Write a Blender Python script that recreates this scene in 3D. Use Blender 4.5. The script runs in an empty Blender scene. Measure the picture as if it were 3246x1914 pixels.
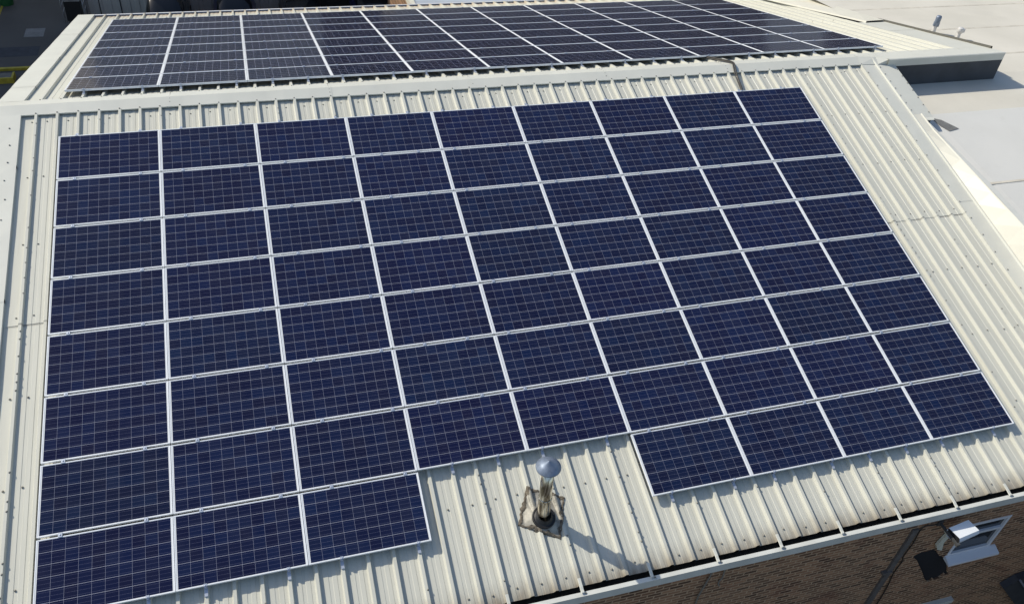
import bpy, bmesh, math, random
from mathutils import Vector, Matrix
random.seed(7)
SC = bpy.context.scene
COL = SC.collection
# ------------------------------------------------------------------ camera
RW = ((0.9576399, -0.2763706, 0.0809019), (-0.1179332, -0.6326921, -0.7653708), (0.262712, 0.7234086, -0.6384844))
CAM = Vector((3.36305, -14.7231, 8.29799))
CF, CCX, CCY = 2720.688, 1622.857, 894.653
cam_d = bpy.data.cameras.new('camera')
cam = bpy.data.objects.new('camera', cam_d); COL.objects.link(cam)
cam_d.sensor_fit = 'HORIZONTAL'; cam_d.sensor_width = 36.0
cam_d.lens = CF / 3246.0 * 36.0
cam_d.shift_x = -(CCX - 1623.0) / 3246.0
cam_d.shift_y = (CCY - 957.0) / 3246.0
cam_d.clip_start = 0.1; cam_d.clip_end = 2000.0
_r, _d, _f = (Vector(v).normalized() for v in RW)
cam.matrix_world = Matrix(((_r.x, -_d.x, -_f.x, CAM.x), (_r.y, -_d.y, -_f.y, CAM.y), (_r.z, -_d.z, -_f.z, CAM.z), (0, 0, 0, 1)))
SC.camera = cam
# ------------------------------------------------------------------ world, sun, exposure
SUN_AZ, SUN_EL = math.radians(140.0), math.radians(41.0)      # direction towards the sun, from +X
W = bpy.data.worlds.new('World'); SC.world = W; W.use_nodes = True
sky = W.node_tree.nodes.new('ShaderNodeTexSky'); sky.sky_type = 'NISHITA'; sky.sun_disc = False
sky.sun_elevation = SUN_EL; sky.sun_rotation = math.radians(310.0)
W.node_tree.links.new(sky.outputs[0], W.node_tree.nodes['Background'].inputs[0])
W.node_tree.nodes['Background'].inputs[1].default_value = 0.138
sd = bpy.data.lights.new('sun', 'SUN'); sd.energy = 4.2; sd.angle = math.radians(0.5); sd.color = (1.0, 0.94, 0.805)
so = bpy.data.objects.new('sun', sd); COL.objects.link(so)
sv = Vector((math.cos(SUN_AZ) * math.cos(SUN_EL), math.sin(SUN_AZ) * math.cos(SUN_EL), math.sin(SUN_EL)))
so.rotation_euler = sv.to_track_quat('Z', 'Y').to_euler(); so.location = sv * 60
SC.view_settings.view_transform = 'Standard'; SC.view_settings.look = 'None'
SC.view_settings.exposure = 0.0; SC.view_settings.gamma = 1.0
SC.cycles.max_bounces = 8

# ------------------------------------------------------------------ helpers
class MB:
    """collects faces for ONE mesh object"""
    def __init__(s): s.v = []; s.f = []; s.uv = []; s.sm = []
    def face(s, pts, uv=None, smooth=False):
        i = len(s.v); s.v += [tuple(p) for p in pts]
        s.f.append(tuple(range(i, i + len(pts)))); s.uv.append(uv); s.sm.append(smooth)
    def box(s, c, d, M=None):
        x, y, z = d[0] / 2, d[1] / 2, d[2] / 2
        p = [Vector((c[0] + sx * x, c[1] + sy * y, c[2] + sz * z)) for sx in (-1, 1) for sy in (-1, 1) for sz in (-1, 1)]
        if M: p = [M @ q for q in p]
        for q in ((0, 1, 3, 2), (4, 6, 7, 5), (0, 4, 5, 1), (2, 3, 7, 6), (0, 2, 6, 4), (1, 5, 7, 3)):
            s.face([p[i] for i in q])
    def grid(s, rows, uvs=None, smooth=False, flip=False):
        """rows of points -> shared-vertex quads"""
        n = len(rows[0]); b = len(s.v)
        for r in rows: s.v += [tuple(p) for p in r]
        for j in range(len(rows) - 1):
            for i in range(n - 1):
                q = [(j, i), (j, i + 1), (j + 1, i + 1), (j + 1, i)]
                if flip: q.reverse()
                s.f.append(tuple(b + a * n + c for a, c in q))
                s.uv.append([uvs[a][c] for a, c in q] if uvs else None); s.sm.append(smooth)
    def tube(s, path, r, n=8, cap=True, smooth=True):
        path = [Vector(p) for p in path]; rings = []
        rr = r if isinstance(r, (list, tuple)) else [r] * len(path)
        up = Vector((0.13, 0.21, 0.97))
        for i, p in enumerate(path):
            t = (path[min(i + 1, len(path) - 1)] - path[max(i - 1, 0)]).normalized()
            u = t.cross(up)
            if u.length < 1e-3: u = t.cross(Vector((1, 0, 0)))
            u.normalize(); w = t.cross(u)
            rings.append([p + (u * math.cos(2 * math.pi * k / n) + w * math.sin(2 * math.pi * k / n)) * rr[i] for k in range(n)])
        b = len(s.v)
        for g in rings: s.v += [tuple(p) for p in g]
        for j in range(len(rings) - 1):
            for k in range(n):
                s.f.append((b + j * n + k, b + j * n + (k + 1) % n, b + (j + 1) * n + (k + 1) % n, b + (j + 1) * n + k)); s.uv.append(None); s.sm.append(smooth)
        if cap:
            s.f.append(tuple(b + k for k in range(n))[::-1]); s.uv.append(None); s.sm.append(False)
            s.f.append(tuple(b + (len(rings) - 1) * n + k for k in range(n))); s.uv.append(None); s.sm.append(False)
    def lathe(s, prof, M, n=32, smooth=True):
        """prof = [(radius, height)], M places it"""
        rows = []
        for r, h in prof:
            rows.append([M @ Vector((r * math.cos(2 * math.pi * k / n), r * math.sin(2 * math.pi * k / n), h)) for k in range(n + 1)])
        s.grid(rows, smooth=smooth)
    def prism(s, poly, depth, M):
        """poly in local XY, extruded to local z = depth"""
        a = [M @ Vector((x, y, 0)) for x, y in poly]; b = [M @ Vector((x, y, depth)) for x, y in poly]
        s.face(a[::-1]); s.face(b)
        for i in range(len(a)):
            j = (i + 1) % len(a); s.face([a[i], a[j], b[j], b[i]])
    def mesh(s, name, mat):
        me = bpy.data.meshes.new(name); me.from_pydata(s.v, [], s.f); me.update()
        if any(u for u in s.uv):
            l = me.uv_layers.new(name='UVMap'); k = 0
            for f, u in zip(s.f, s.uv):
                for i in range(len(f)):
                    l.data[k].uv = u[i] if u else (0, 0); k += 1
        for p, sm in zip(me.polygons, s.sm): p.use_smooth = sm
        me.materials.append(mat)
        return me
    def build(s, name, mat, parent=None, weld=False):
        me = s.mesh(name, mat)
        if weld:
            bm = bmesh.new(); bm.from_mesh(me); bmesh.ops.remove_doubles(bm, verts=bm.verts, dist=1e-4)
            bmesh.ops.recalc_face_normals(bm, faces=bm.faces); bm.to_mesh(me); bm.free()
        return link(name, me, parent)

def link(name, me, parent=None):
    o = bpy.data.objects.new(name, me); COL.objects.link(o)
    if parent is not None:
        o.parent = parent
        if me is not None:                      # meshes are written in world coordinates
            q = parent
            off = Vector((0, 0, 0))
            while q is not None: off += q.location; q = q.parent
            o.location = -off
    return o
def tag(o, label, cat, group=None, kind=None):
    if label: o['label'] = label
    if cat: o['category'] = cat
    if group: o['group'] = group
    if kind: o['kind'] = kind
    return o
def thing(name, label, cat, loc=(0, 0, 0), group=None):
    o = bpy.data.objects.new(name, None); COL.objects.link(o); o.location = loc; o.empty_display_size = 0.2
    return tag(o, label, cat, group)

# ------------------------------------------------------------------ roof coordinates
PA = math.radians(14.2574); CA, SA = math.cos(PA), math.sin(PA)
RY = 0.9045; ZR = RY * math.tan(PA)           # line where the two panel planes meet
def NS(x, s, h):   # near slope: x along ridge, s metres down the slope, h above the panel plane
    return Vector((x, RY - s * CA - h * SA, ZR - s * SA + h * CA))
def FS(x, s, h):
    return Vector((x, RY + s * CA + h * SA, ZR - s * SA + h * CA))
HT, HC = -0.141, -0.084                        # sheet trough and rib crown
RIB0, RIBP = -0.411, 0.348
NR = 51
def ribx(k): return RIB0 + RIBP * k
def prof_h(x):
    """height of the profiled sheet at x"""
    t = ((x - RIB0 + RIBP / 2) % RIBP) - RIBP / 2
    a = abs(t)
    if a < 0.021: return HC
    if -0.042 < t < 0: return HC + (HT - HC) * (a - 0.021) / 0.021
    if 0 < t < 0.034: return HC + (HT - HC) * (a - 0.021) / 0.013
    t = t if t > 0 else t + RIBP
    for p, q in ((0.072, 0.143), (0.197, 0.256)):
        if p <= t <= q: return HT + 0.005
        if p - 0.005 < t < p: return HT + 0.005 * (t - p + 0.005) / 0.005
        if q < t < q + 0.005: return HT + 0.005 * (q + 0.005 - t) / 0.005
    return HT

# ------------------------------------------------------------------ materials
def nt(name):
    m = bpy.data.materials.new(name); m.use_nodes = True
    t = m.node_tree; b = t.nodes['Principled BSDF']
    return m, t, b
def N(t, typ, **kw):
    n = t.nodes.new(typ)
    for k, v in kw.items(): setattr(n, k, v)
    return n
def L(t, a, b): t.links.new(a, b)
def math_n(t, op, a, b=None, c=None):
    n = N(t, 'ShaderNodeMath', operation=op)
    for i, v in enumerate((a, b, c)):
        if v is None: continue
        if hasattr(v, 'links') or hasattr(v, 'is_linked'): L(t, v, n.inputs[i])
        else: n.inputs[i].default_value = v
    return n.outputs[0]
def mix(t, fac, a, b):
    n = N(t, 'ShaderNodeMix', data_type='RGBA')
    for i, v in ((0, fac), (6, a), (7, b)):
        if hasattr(v, 'is_linked'): L(t, v, n.inputs[i])
        elif i == 0: n.inputs[0].default_value = v
        else: n.inputs[i].default_value = (*v, 1)
    return n.outputs[2]
def noise(t, scale, detail=4, vec=None, rough=0.55):
    n = N(t, 'ShaderNodeTexNoise'); n.inputs['Scale'].default_value = scale; n.inputs['Detail'].default_value = detail
    n.inputs['Roughness'].default_value = rough
    if vec is not None: L(t, vec, n.inputs['Vector'])
    return n.outputs['Fac']
def ramp(t, x, lo, hi):
    n = N(t, 'ShaderNodeMapRange'); L(t, x, n.inputs[0]); n.inputs[1].default_value = lo; n.inputs[2].default_value = hi
    return n.outputs[0]
def mapping(t, src, scale):
    n = N(t, 'ShaderNodeMapping'); L(t, src, n.inputs[0]); n.inputs['Scale'].default_value = scale
    return n.outputs[0]
def simple(name, col, rough=0.5, metal=0.0, var=0.0, scale=3.0, bump=0.0, bscale=40.0, spec=0.5):
    m, t, b = nt(name)
    b.inputs['Roughness'].default_value = rough; b.inputs['Metallic'].default_value = metal
    b.inputs['Specular IOR Level'].default_value = spec
    geo = N(t, 'ShaderNodeNewGeometry').outputs['Position']
    if var:
        f = noise(t, scale, 5, geo)
        c = mix(t, ramp(t, f, 0.3, 0.7), [v * (1 - var) for v in col], [min(1, v * (1 + var)) for v in col])
        L(t, c, b.inputs['Base Color'])
    else: b.inputs['Base Color'].default_value = (*col, 1)
    if bump:
        bn = N(t, 'ShaderNodeBump'); bn.inputs['Strength'].default_value = bump; bn.inputs['Distance'].default_value = 0.01
        L(t, noise(t, bscale, 3, geo), bn.inputs['Height']); L(t, bn.outputs[0], b.inputs['Normal'])
    return m

CREAM = (0.59, 0.58, 0.502)
def sheet_mat(name, s_end, stain, dirt=(0.17, 0.125, 0.075)):
    """painted profiled steel; UV = metres (x, s down the slope)"""
    m, t, b = nt(name); uv = N(t, 'ShaderNodeUVMap').outputs[0]
    sep = N(t, 'ShaderNodeSeparateXYZ'); L(t, uv, sep.inputs[0]); s = sep.outputs[1]
    base = mix(t, ramp(t, noise(t, 1.0, 5, mapping(t, uv, (3.0, 0.5, 1))), 0.3, 0.7), [c * 0.95 for c in CREAM], [c * 1.03 for c in CREAM])
    # washed streaks running down the slope
    st = ramp(t, noise(t, 1.0, 4, mapping(t, uv, (26.0, 0.8, 1))), 0.52, 0.8)
    base = mix(t, math_n(t, 'MULTIPLY', st, 0.22), base, (0.46, 0.42, 0.31))
    # speckled lichen and grit
    sp = ramp(t, noise(t, 1.0, 2, mapping(t, uv, (60, 60, 1))), 0.68, 0.78)
    base = mix(t, math_n(t, 'MULTIPLY', sp, 0.18), base, (0.3, 0.28, 0.22))
    # brown dirt where water sits at the sheet end
    e = ramp(t, math_n(t, 'ADD', s, math_n(t, 'MULTIPLY', noise(t, 1.0, 4, mapping(t, uv, (9, 3, 1))), 0.34)), s_end - 0.2, s_end + 0.22)
    e = math_n(t, 'POWER', e, 1.6)
    base = mix(t, math_n(t, 'MULTIPLY', e, stain), base, dirt)
    la = math_n(t, 'LESS_THAN', math_n(t, 'ABSOLUTE', math_n(t, 'SUBTRACT', s, 4.802)), 0.016)
    la = math_n(t, 'MULTIPLY', la, ramp(t, noise(t, 1.0, 3, mapping(t, uv, (5, 2, 1))), 0.35, 0.6))
    base = mix(t, math_n(t, 'MULTIPLY', la, 0.5), base, (0.12, 0.10, 0.08))
    L(t, base, b.inputs['Base Color']); b.inputs['Roughness'].default_value = 0.42
    bn = N(t, 'ShaderNodeBump'); bn.inputs['Strength'].default_value = 0.25; bn.inputs['Distance'].default_value = 0.01
    L(t, noise(t, 1.0, 2, mapping(t, uv, (7, 1.2, 1))), bn.inputs['Height']); L(t, bn.outputs[0], b.inputs['Normal'])
    return m
def cell_mat(name, pw, pd, tint, rough, lk=1.0):
    """poly-crystalline module under glass; UV = metres from the lower left corner of the module"""
    m, t, b = nt(name); uv = N(t, 'ShaderNodeUVMap').outputs[0]
    sep = N(t, 'ShaderNodeSeparateXYZ'); L(t, uv, sep.inputs[0])
    mx, my = 0.029, 0.0165
    cx = math_n(t, 'DIVIDE', math_n(t, 'SUBTRACT', sep.outputs[0], mx), (pw - 2 * mx) / 10)
    cy = math_n(t, 'DIVIDE', math_n(t, 'SUBTRACT', sep.outputs[1], my), (pd - 2 * my) / 6)
    fx, fy = math_n(t, 'FRACT', cx), math_n(t, 'FRACT', cy)
    def line(f, w): # 1 within w of an integer
        return math_n(t, 'LESS_THAN', math_n(t, 'MINIMUM', f, math_n(t, 'SUBTRACT', 1.0, f)), w)
    gv, gh = line(fx, 0.0085), line(fy, 0.0115)
    bus = line(math_n(t, 'FRACT', math_n(t, 'ADD', math_n(t, 'MULTIPLY', fy, 3.0), 0.5)), 0.022)
    out = math_n(t, 'MAXIMUM', math_n(t, 'MAXIMUM', math_n(t, 'LESS_THAN', cx, 0.0), math_n(t, 'GREATER_THAN', cx, 10.0)),
                 math_n(t, 'MAXIMUM', math_n(t, 'LESS_THAN', cy, 0.0), math_n(t, 'GREATER_THAN', cy, 6.0)))
    oi = N(t, 'ShaderNodeObjectInfo').outputs['Random']
    cmb = N(t, 'ShaderNodeCombineXYZ'); L(t, math_n(t, 'FLOOR', cx), cmb.inputs[0]); L(t, math_n(t, 'FLOOR', cy), cmb.inputs[1]); L(t, math_n(t, 'MULTIPLY', oi, 97.0), cmb.inputs[2])
    wn = N(t, 'ShaderNodeTexWhiteNoise'); L(t, cmb.outputs[0], wn.inputs[0])
    a = mix(t, math_n(t, 'POWER', wn.outputs['Value'], 1.3), [c * 0.8 for c in tint], [tint[0] * 0.95, tint[1] * 1.6, tint[2] * 1.35])
    a = mix(t, math_n(t, 'MULTIPLY', math_n(t, 'GREATER_THAN', N2(t, wn.outputs['Color'], 0), 0.93), 0.45), a, (tint[0] * 1.35, tint[1] * 0.8, tint[2] * 0.55))
    # crystal facets inside each cell
    vo = N(t, 'ShaderNodeTexVoronoi'); vo.inputs['Scale'].default_value = 70; L(t, uv, vo.inputs['Vector'])
    a = mix(t, math_n(t, 'MULTIPLY', N2(t, vo.outputs['Color'], 1), 0.12), a, [c * 1.6 for c in tint])
    # each module a little different
    hv = N(t, 'ShaderNodeHueSaturation'); L(t, a, hv.inputs['Color'])
    L(t, math_n(t, 'MULTIPLY_ADD', oi, 0.16, 0.94), hv.inputs['Value'])
    L(t, math_n(t, 'MULTIPLY_ADD', math_n(t, 'FRACT', math_n(t, 'MULTIPLY', oi, 7.3)), 0.010, 0.495), hv.inputs['Hue'])
    c = mix(t, math_n(t, 'MULTIPLY', bus, 0.5), hv.outputs[0], (0.17, 0.175, 0.27))
    c = mix(t, gv, c, [v * lk for v in (0.25, 0.26, 0.33)]); c = mix(t, gh, c, [v * lk for v in (0.40, 0.41, 0.48)])
    c = mix(t, out, c, (0.74, 0.75, 0.76))
    du = ramp(t, noise(t, 1.0, 4, mapping(t, uv, (2.5, 2.5, 1))), 0.3, 0.8)
    c = mix(t, math_n(t, 'MULTIPLY', du, 0.018), c, (0.55, 0.52, 0.45))
    L(t, c, b.inputs['Base Color']); b.inputs['Roughness'].default_value = rough
    b.inputs['IOR'].default_value = 1.45; b.inputs['Specular IOR Level'].default_value = 0.20
    return m
def N2(t, colsock, i):
    n = N(t, 'ShaderNodeSeparateXYZ'); L(t, colsock, n.inputs[0]); return n.outputs[i]
def brick_mat(name, c1, c2, mortar, proj='xz'):
    m, t, b = nt(name); g = N(t, 'ShaderNodeNewGeometry').outputs['Position']
    sep = N(t, 'ShaderNodeSeparateXYZ'); L(t, g, sep.inputs[0])
    cb = N(t, 'ShaderNodeCombineXYZ'); L(t, sep.outputs[0 if proj == 'xz' else 1], cb.inputs[0]); L(t, sep.outputs[2], cb.inputs[1])
    wob = N(t, 'ShaderNodeVectorMath', operation='ADD'); L(t, cb.outputs[0], wob.inputs[0])
    nz = N(t, 'ShaderNodeTexNoise'); nz.inputs['Scale'].default_value = 6; L(t, cb.outputs[0], nz.inputs['Vector'])
    sc = N(t, 'ShaderNodeVectorMath', operation='SCALE'); L(t, nz.outputs['Color'], sc.inputs[0]); sc.inputs['Scale'].default_value = 0.02
    L(t, sc.outputs[0], wob.inputs[1])
    br = N(t, 'ShaderNodeTexBrick'); L(t, wob.outputs[0], br.inputs['Vector'])
    br.inputs['Scale'].default_value = 1.0; br.inputs['Brick Width'].default_value = 0.225; br.inputs['Row Height'].default_value = 0.075
    br.inputs['Mortar Size'].default_value = 0.012; br.inputs['Mortar Smooth'].default_value = 0.15; br.inputs['Bias'].default_value = 0.0
    br.inputs['Color1'].default_value = (*c1, 1); br.inputs['Color2'].default_value = (*c2, 1); br.inputs['Mortar'].default_value = (*mortar, 1)
    big = ramp(t, noise(t, 0.8, 5, cb.outputs[0]), 0.35, 0.7)
    c = mix(t, math_n(t, 'MULTIPLY', big, 0.28), br.outputs[0], [x * 0.72 for x in mortar])
    fl = ramp(t, noise(t, 14, 3, cb.outputs[0]), 0.5, 0.75)
    c = mix(t, math_n(t, 'MULTIPLY', fl, 0.25), c, [x * 0.7 for x in c1])
    red = ramp(t, noise(t, 1.7, 2, cb.outputs[0]), 0.58, 0.72)
    c = mix(t, math_n(t, 'MULTIPLY', red, 0.4), c, (0.16, 0.06, 0.04))
    L(t, c, b.inputs['Base Color']); b.inputs['Roughness'].default_value = 0.9; b.inputs['Specular IOR Level'].default_value = 0.2
    bn = N(t, 'ShaderNodeBump'); bn.inputs['Strength'].default_value = 0.6; bn.inputs['Distance'].default_value = 0.01; bn.invert = True
    L(t, br.outputs['Fac'], bn.inputs['Height']); L(t, bn.outputs[0], b.inputs['Normal'])
    return m
def membrane_mat(name, ca, cb):
    m, t, b = nt(name); g = N(t, 'ShaderNodeNewGeometry').outputs['Position']
    c = mix(t, ramp(t, noise(t, 0.45, 6, g), 0.35, 0.65), ca, cb)
    po = ramp(t, noise(t, 0.22, 3, g, 0.6), 0.5, 0.53)
    c = mix(t, math_n(t, 'MULTIPLY', po, 0.10), c, (0.42, 0.40, 0.36))
    sp = ramp(t, noise(t, 3.2, 5, g, 0.7), 0.6, 0.85)
    c = mix(t, math_n(t, 'MULTIPLY', sp, 0.2), c, (0.38, 0.34, 0.27))
    L(t, c, b.inputs['Base Color']); b.inputs['Roughness'].default_value = 0.75
    bn = N(t, 'ShaderNodeBump'); bn.inputs['Strength'].default_value = 0.3; bn.inputs['Distance'].default_value = 0.02
    L(t, noise(t, 1.6, 3, g), bn.inputs['Height']); L(t, bn.outputs[0], b.inputs['Normal'])
    return m
def asphalt_mat():
    m, t, b = nt('asphalt'); g = N(t, 'ShaderNodeNewGeometry').outputs['Position']
    c = mix(t, ramp(t, noise(t, 0.5, 6, g), 0.3, 0.7), (0.078, 0.074, 0.068), (0.108, 0.102, 0.092))
    c = mix(t, math_n(t, 'MULTIPLY', ramp(t, noise(t, 60, 2, g), 0.5, 0.8), 0.4), c, (0.11, 0.11, 0.11))
    L(t, c, b.inputs['Base Color']); b.inputs['Roughness'].default_value = 0.9
    return m

NEAR_END = 10.30; FAR_END = 10.38
M_NEAR = sheet_mat('roof_sheet_paint', NEAR_END, 0.85)
M_FAR = sheet_mat('roof_sheet_paint_far', FAR_END - 0.1, 0.5, (0.42, 0.25, 0.12))
M_FLASH = simple('flashing_paint', (0.62, 0.614, 0.545), 0.4, 0, 0.05, 1.3, 0.25, 2.0)
M_LIP = simple('gutter_paint', (0.60, 0.60, 0.55), 0.45, 0, 0.08, 4.0)
M_GUT = simple('gutter_dirt', (0.035, 0.03, 0.022), 0.95, 0, 0.6, 12)
M_SCREW = simple('screw_cap', (0.24, 0.23, 0.20), 0.6)
M_ALU = simple('anodised_aluminium', (0.84, 0.86, 0.88), 0.4, 0.15, 0.03, 8)
M_CLAMP = simple('clamp_aluminium', (0.50, 0.54, 0.62), 0.4, 0.5)
M_BACK = simple('panel_backsheet', (0.5, 0.5, 0.5), 0.7)
PW = 1.665 - 0.007; PCX = 1.665
PRN, PRF = 1.0477, 1.0246; PDN, PDF = PRN - 0.036, PRF - 0.026
M_CELLN = cell_mat('solar_cells', PW, PDN, (0.0052, 0.0080, 0.037), 0.16)
M_CELLF = cell_mat('solar_cells_far', PW, PDF, (0.0068, 0.0080, 0.028), 0.16, 1.7)
M_BRICK = brick_mat('brown_brick', (0.065, 0.036, 0.024), (0.37, 0.20, 0.112), (0.47, 0.315, 0.20))
M_BRICKY = brick_mat('brown_brick_side', (0.065, 0.036, 0.024), (0.37, 0.20, 0.112), (0.47, 0.315, 0.20), 'yz')
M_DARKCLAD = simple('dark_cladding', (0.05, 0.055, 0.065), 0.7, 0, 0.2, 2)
M_VOID = simple('dark_void', (0.01, 0.01, 0.012), 0.9)  # near-black colour stands in for the shade inside openings
M_UPVC = simple('white_window_frame', (0.72, 0.72, 0.74), 0.35)
M_GLASS = simple('dark_window_glass', (0.03, 0.035, 0.04), 0.08, 0, 0, spec=0.6)
M_MEMB = membrane_mat('roof_membrane', (0.57, 0.54, 0.465), (0.65, 0.615, 0.535))
M_MEMB2 = membrane_mat('roof_membrane_pale', (0.62, 0.61, 0.57), (0.67, 0.655, 0.61))
M_SEAM = simple('membrane_seam', (0.54, 0.50, 0.42), 0.8, 0, 0.2, 3)
M_UPST = simple('cream_upstand', (0.66, 0.635, 0.54), 0.45, 0, 0.03, 2, 0.03, 3)
M_STEEL, _t, _b = nt('stainless_steel'); _b.inputs['Metallic'].default_value = 1.0; _b.inputs['Roughness'].default_value = 0.24
_g = N(_t, 'ShaderNodeNewGeometry').outputs['Position']
_n = noise(_t, 1.0, 4, mapping(_t, _g, (26, 26, 3.2)))
L(_t, mix(_t, ramp(_t, _n, 0.42, 0.6), (0.20, 0.17, 0.125), (0.76, 0.71, 0.61)), _b.inputs['Base Color'])
_bn = N(_t, 'ShaderNodeBump'); _bn.inputs['Strength'].default_value = 0.15; _bn.inputs['Distance'].default_value = 0.01
L(_t, noise(_t, 1.0, 2, mapping(_t, _g, (22, 22, 4))), _bn.inputs['Height']); L(_t, _bn.outputs[0], _b.inputs['Normal'])
M_CAP = simple('galvanised_cap', (0.20, 0.24, 0.31), 0.42, 0.35, 0.18, 16)
M_RUBBER = simple('black_rubber', (0.012, 0.012, 0.013), 0.5)
M_LEAD = simple('dull_flashing', (0.33, 0.31, 0.26), 0.55, 0.2, 0.4, 11, 0.25, 14)
M_MASTIC = simple('weathered_mastic', (0.135, 0.113, 0.085), 0.9, 0, 0.6, 26, 1.0, 45)
M_CABLE = simple('black_cable', (0.03, 0.026, 0.02), 0.5)
M_ASPH = asphalt_mat()

def uvsheet(mb, F, xs, hs, svals, dh=0.0):
    rows, uvs = [], []
    for s in svals:
        rows.append([F(x, s, h + dh) for x, h in zip(xs, hs)]); uvs.append([(x, s) for x in xs])
    mb.grid(rows, uvs, flip=(F is NS))

# ------------------------------------------------------------------ ground
g = MB(); g.face([(-300, -300, -7.5), (300, -300, -7.5), (300, 400, -7.5), (-300, 400, -7.5)])
tag(g.build('ground', M_ASPH), None, None, kind='structure')

# ------------------------------------------------------------------ the building that carries the panels
LX, RX = -1.12, 17.85
BLD = thing('brick_building', 'brown brick building with a cream ribbed metal roof carrying two solar arrays', 'building', (8.5, 0.9, -7.5))
def xs_profile(k0, k1, first=None, last=None):
    xs = []
    for k in range(k0, k1 + 1):
        r = ribx(k)
        for d in (-0.042, -0.021, 0.021, 0.034): xs.append(r + d)
        if k < k1:
            for d in (0.067, 0.072, 0.143, 0.148, 0.192, 0.197, 0.256, 0.261): xs.append(r + d)
    if first is not None: xs.insert(0, first)
    if last is not None: xs.append(last)
    return xs
def frange(a, b, n): return [a + (b - a) * i / n for i in range(n + 1)]
LAP = 4.787
xn = xs_profile(0, 50, -0.70, 17.02); hn = [prof_h(x) for x in xn]; hn[0] = HT; hn[-1] = HT
mb = MB(); uvsheet(mb, NS, xn, hn, frange(LAP - 0.05, NEAR_END, 10)); mb.build('roof_sheet', M_NEAR, BLD)
mb = MB(); uvsheet(mb, NS, xn, hn, frange(0.25, LAP, 10), 0.006)
rowa = [NS(x, LAP, h + 0.006) for x, h in zip(xn, hn)]; rowb = [NS(x, LAP, h + 0.0005) for x, h in zip(xn, hn)]
mb.grid([rowa, rowb], [[(x, LAP) for x in xn]] * 2, flip=True); mb.build('roof_sheet', M_NEAR, BLD)
xf = xs_profile(0, 59, -0.70, 20.14); hf = [prof_h(x) for x in xf]; hf[0] = HT; hf[-1] = HT
mb = MB(); uvsheet(mb, FS, xf, hf, frange(LAP - 0.05, FAR_END, 8)); mb.build('roof_sheet', M_FAR, BLD)
mb = MB(); uvsheet(mb, FS, xf, hf, frange(0.25, LAP, 6), 0.005); mb.build('roof_sheet', M_FAR, BLD)

# ridge cap in overlapping lengths: near edge, apex, far edge, with turned-down lips
def cap_section(x0, x1, dh, name='ridge_cap', lip=True):
    m = MB()
    apex_y, apex_z = RY, ZR - 0.0705
    def pr(x):
        e1 = NS(x, 0.272, -0.081 + dh); e2 = FS(x, 0.40, -0.081 + dh)
        return [NS(x, 0.274, -0.105 + dh), e1, Vector((x, apex_y, apex_z + dh)), e2, FS(x, 0.402, -0.105 + dh)]
    nx = max(2, int((x1 - x0) / 0.3)); rows = []
    for i in range(nx + 1):
        x = x0 + (x1 - x0) * i / nx; p = pr(x)
        w = 0.0025 * math.sin(x * 5.1) + 0.002 * math.sin(x * 11.7)
        p[1].z += w; p[2].z += w * 0.6; p[3].z -= w
        rows.append(p)
    m.grid(rows); return m.build(name, M_FLASH, BLD)
cj = [LX, 1.89, 4.84, 7.73, 10.67, 13.57, 17.06]
for i in range(6):
    cap_section(cj[i] - (0.1 if i else 0), cj[i + 1], 0.003 * (i % 2))
# closing plate under the far end of the cap where it turns to the raised verge
m = MB()
p = [NS(16.93, 0.272, -0.076), NS(17.42, 0.30, -0.074), Vector((17.44, 0.83, ZR - 0.062)), Vector((17.0, RY, ZR - 0.064)), ]
m.face(p)
m.face([NS(17.42, 0.30, -0.074), NS(17.85, 0.33, -0.078), Vector((17.70, 0.62, ZR - 0.02)), Vector((17.44, 0.83, ZR - 0.060))])
m.face([Vector((17.0, RY, ZR - 0.064)), Vector((17.44, 0.83, ZR - 0.061)), Vector((17.70, 0.62, ZR - 0.02)), FS(17.7, 0.405, -0.078), FS(17.0, 0.40, -0.078)])
m.build('ridge_cap', M_FLASH, BLD)

# verge flashings: flat tray with an upturned fold beside the first rib, in lapped lengths
def verge(F, xo, xi, sj, flip, name='verge_flashing', h=-0.079, drop=True):
    for i in range(len(sj) - 1):
        a, b = sj[i] - (0.06 if i else 0), sj[i + 1]; d = 0.003 * (i % 2)
        m = MB(); rows = []
        ns = max(2, int((b - a) / 0.35))
        for j in range(ns + 1):
            s = a + (b - a) * j / ns; w = 0.002 * math.sin(s * 4.3 + xo)
            r = [F(xo, s, h - 0.16), F(xo, s, h + d + w), F(xi, s, h + d - w)]
            if drop: r.append(F(xi, s, HT + 0.008))
            rows.append(r)
        m.grid(rows, flip=flip); m.build(name, M_FLASH, BLD)
verge(NS, LX, -0.655, [0.25, 1.555, 4.36, 7.2, NEAR_END + 0.06], True)
verge(FS, LX, -0.69, [0.37, 1.574, 4.43, 7.37, FAR_END + 0.08], False)
# right verge of the near slope: inner tray, raised seam, outer strip that stops at the flat roof
verge(NS, 17.36, 16.985, [0.262, 1.62, 4.52, 7.4, NEAR_END + 0.03], False, h=-0.082)
m = MB(); rows = []
for s in frange(0.06, NEAR_END, 24):
    rows.append([NS(17.335, s, -0.083), NS(17.345, s, -0.045), NS(17.375, s, -0.045), NS(17.385, s, -0.083)])
m.grid(rows, flip=True); m.build('raised_seam', M_FLASH, BLD)
m = MB(); rows = []
for s in frange(0.30, 2.10, 6): rows.append([NS(17.38, s, -0.080), NS(17.86, s, -0.082), NS(17.87, s, -0.26)])
m.grid(rows, flip=True)
m.face([NS(17.38, 2.10, -0.08), NS(17.86, 2.10, -0.082), NS(17.80, 2.22, -0.05), NS(17.60, 2.20, -0.07)])
m.build('verge_flashing', M_FLASH, BLD)
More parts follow.
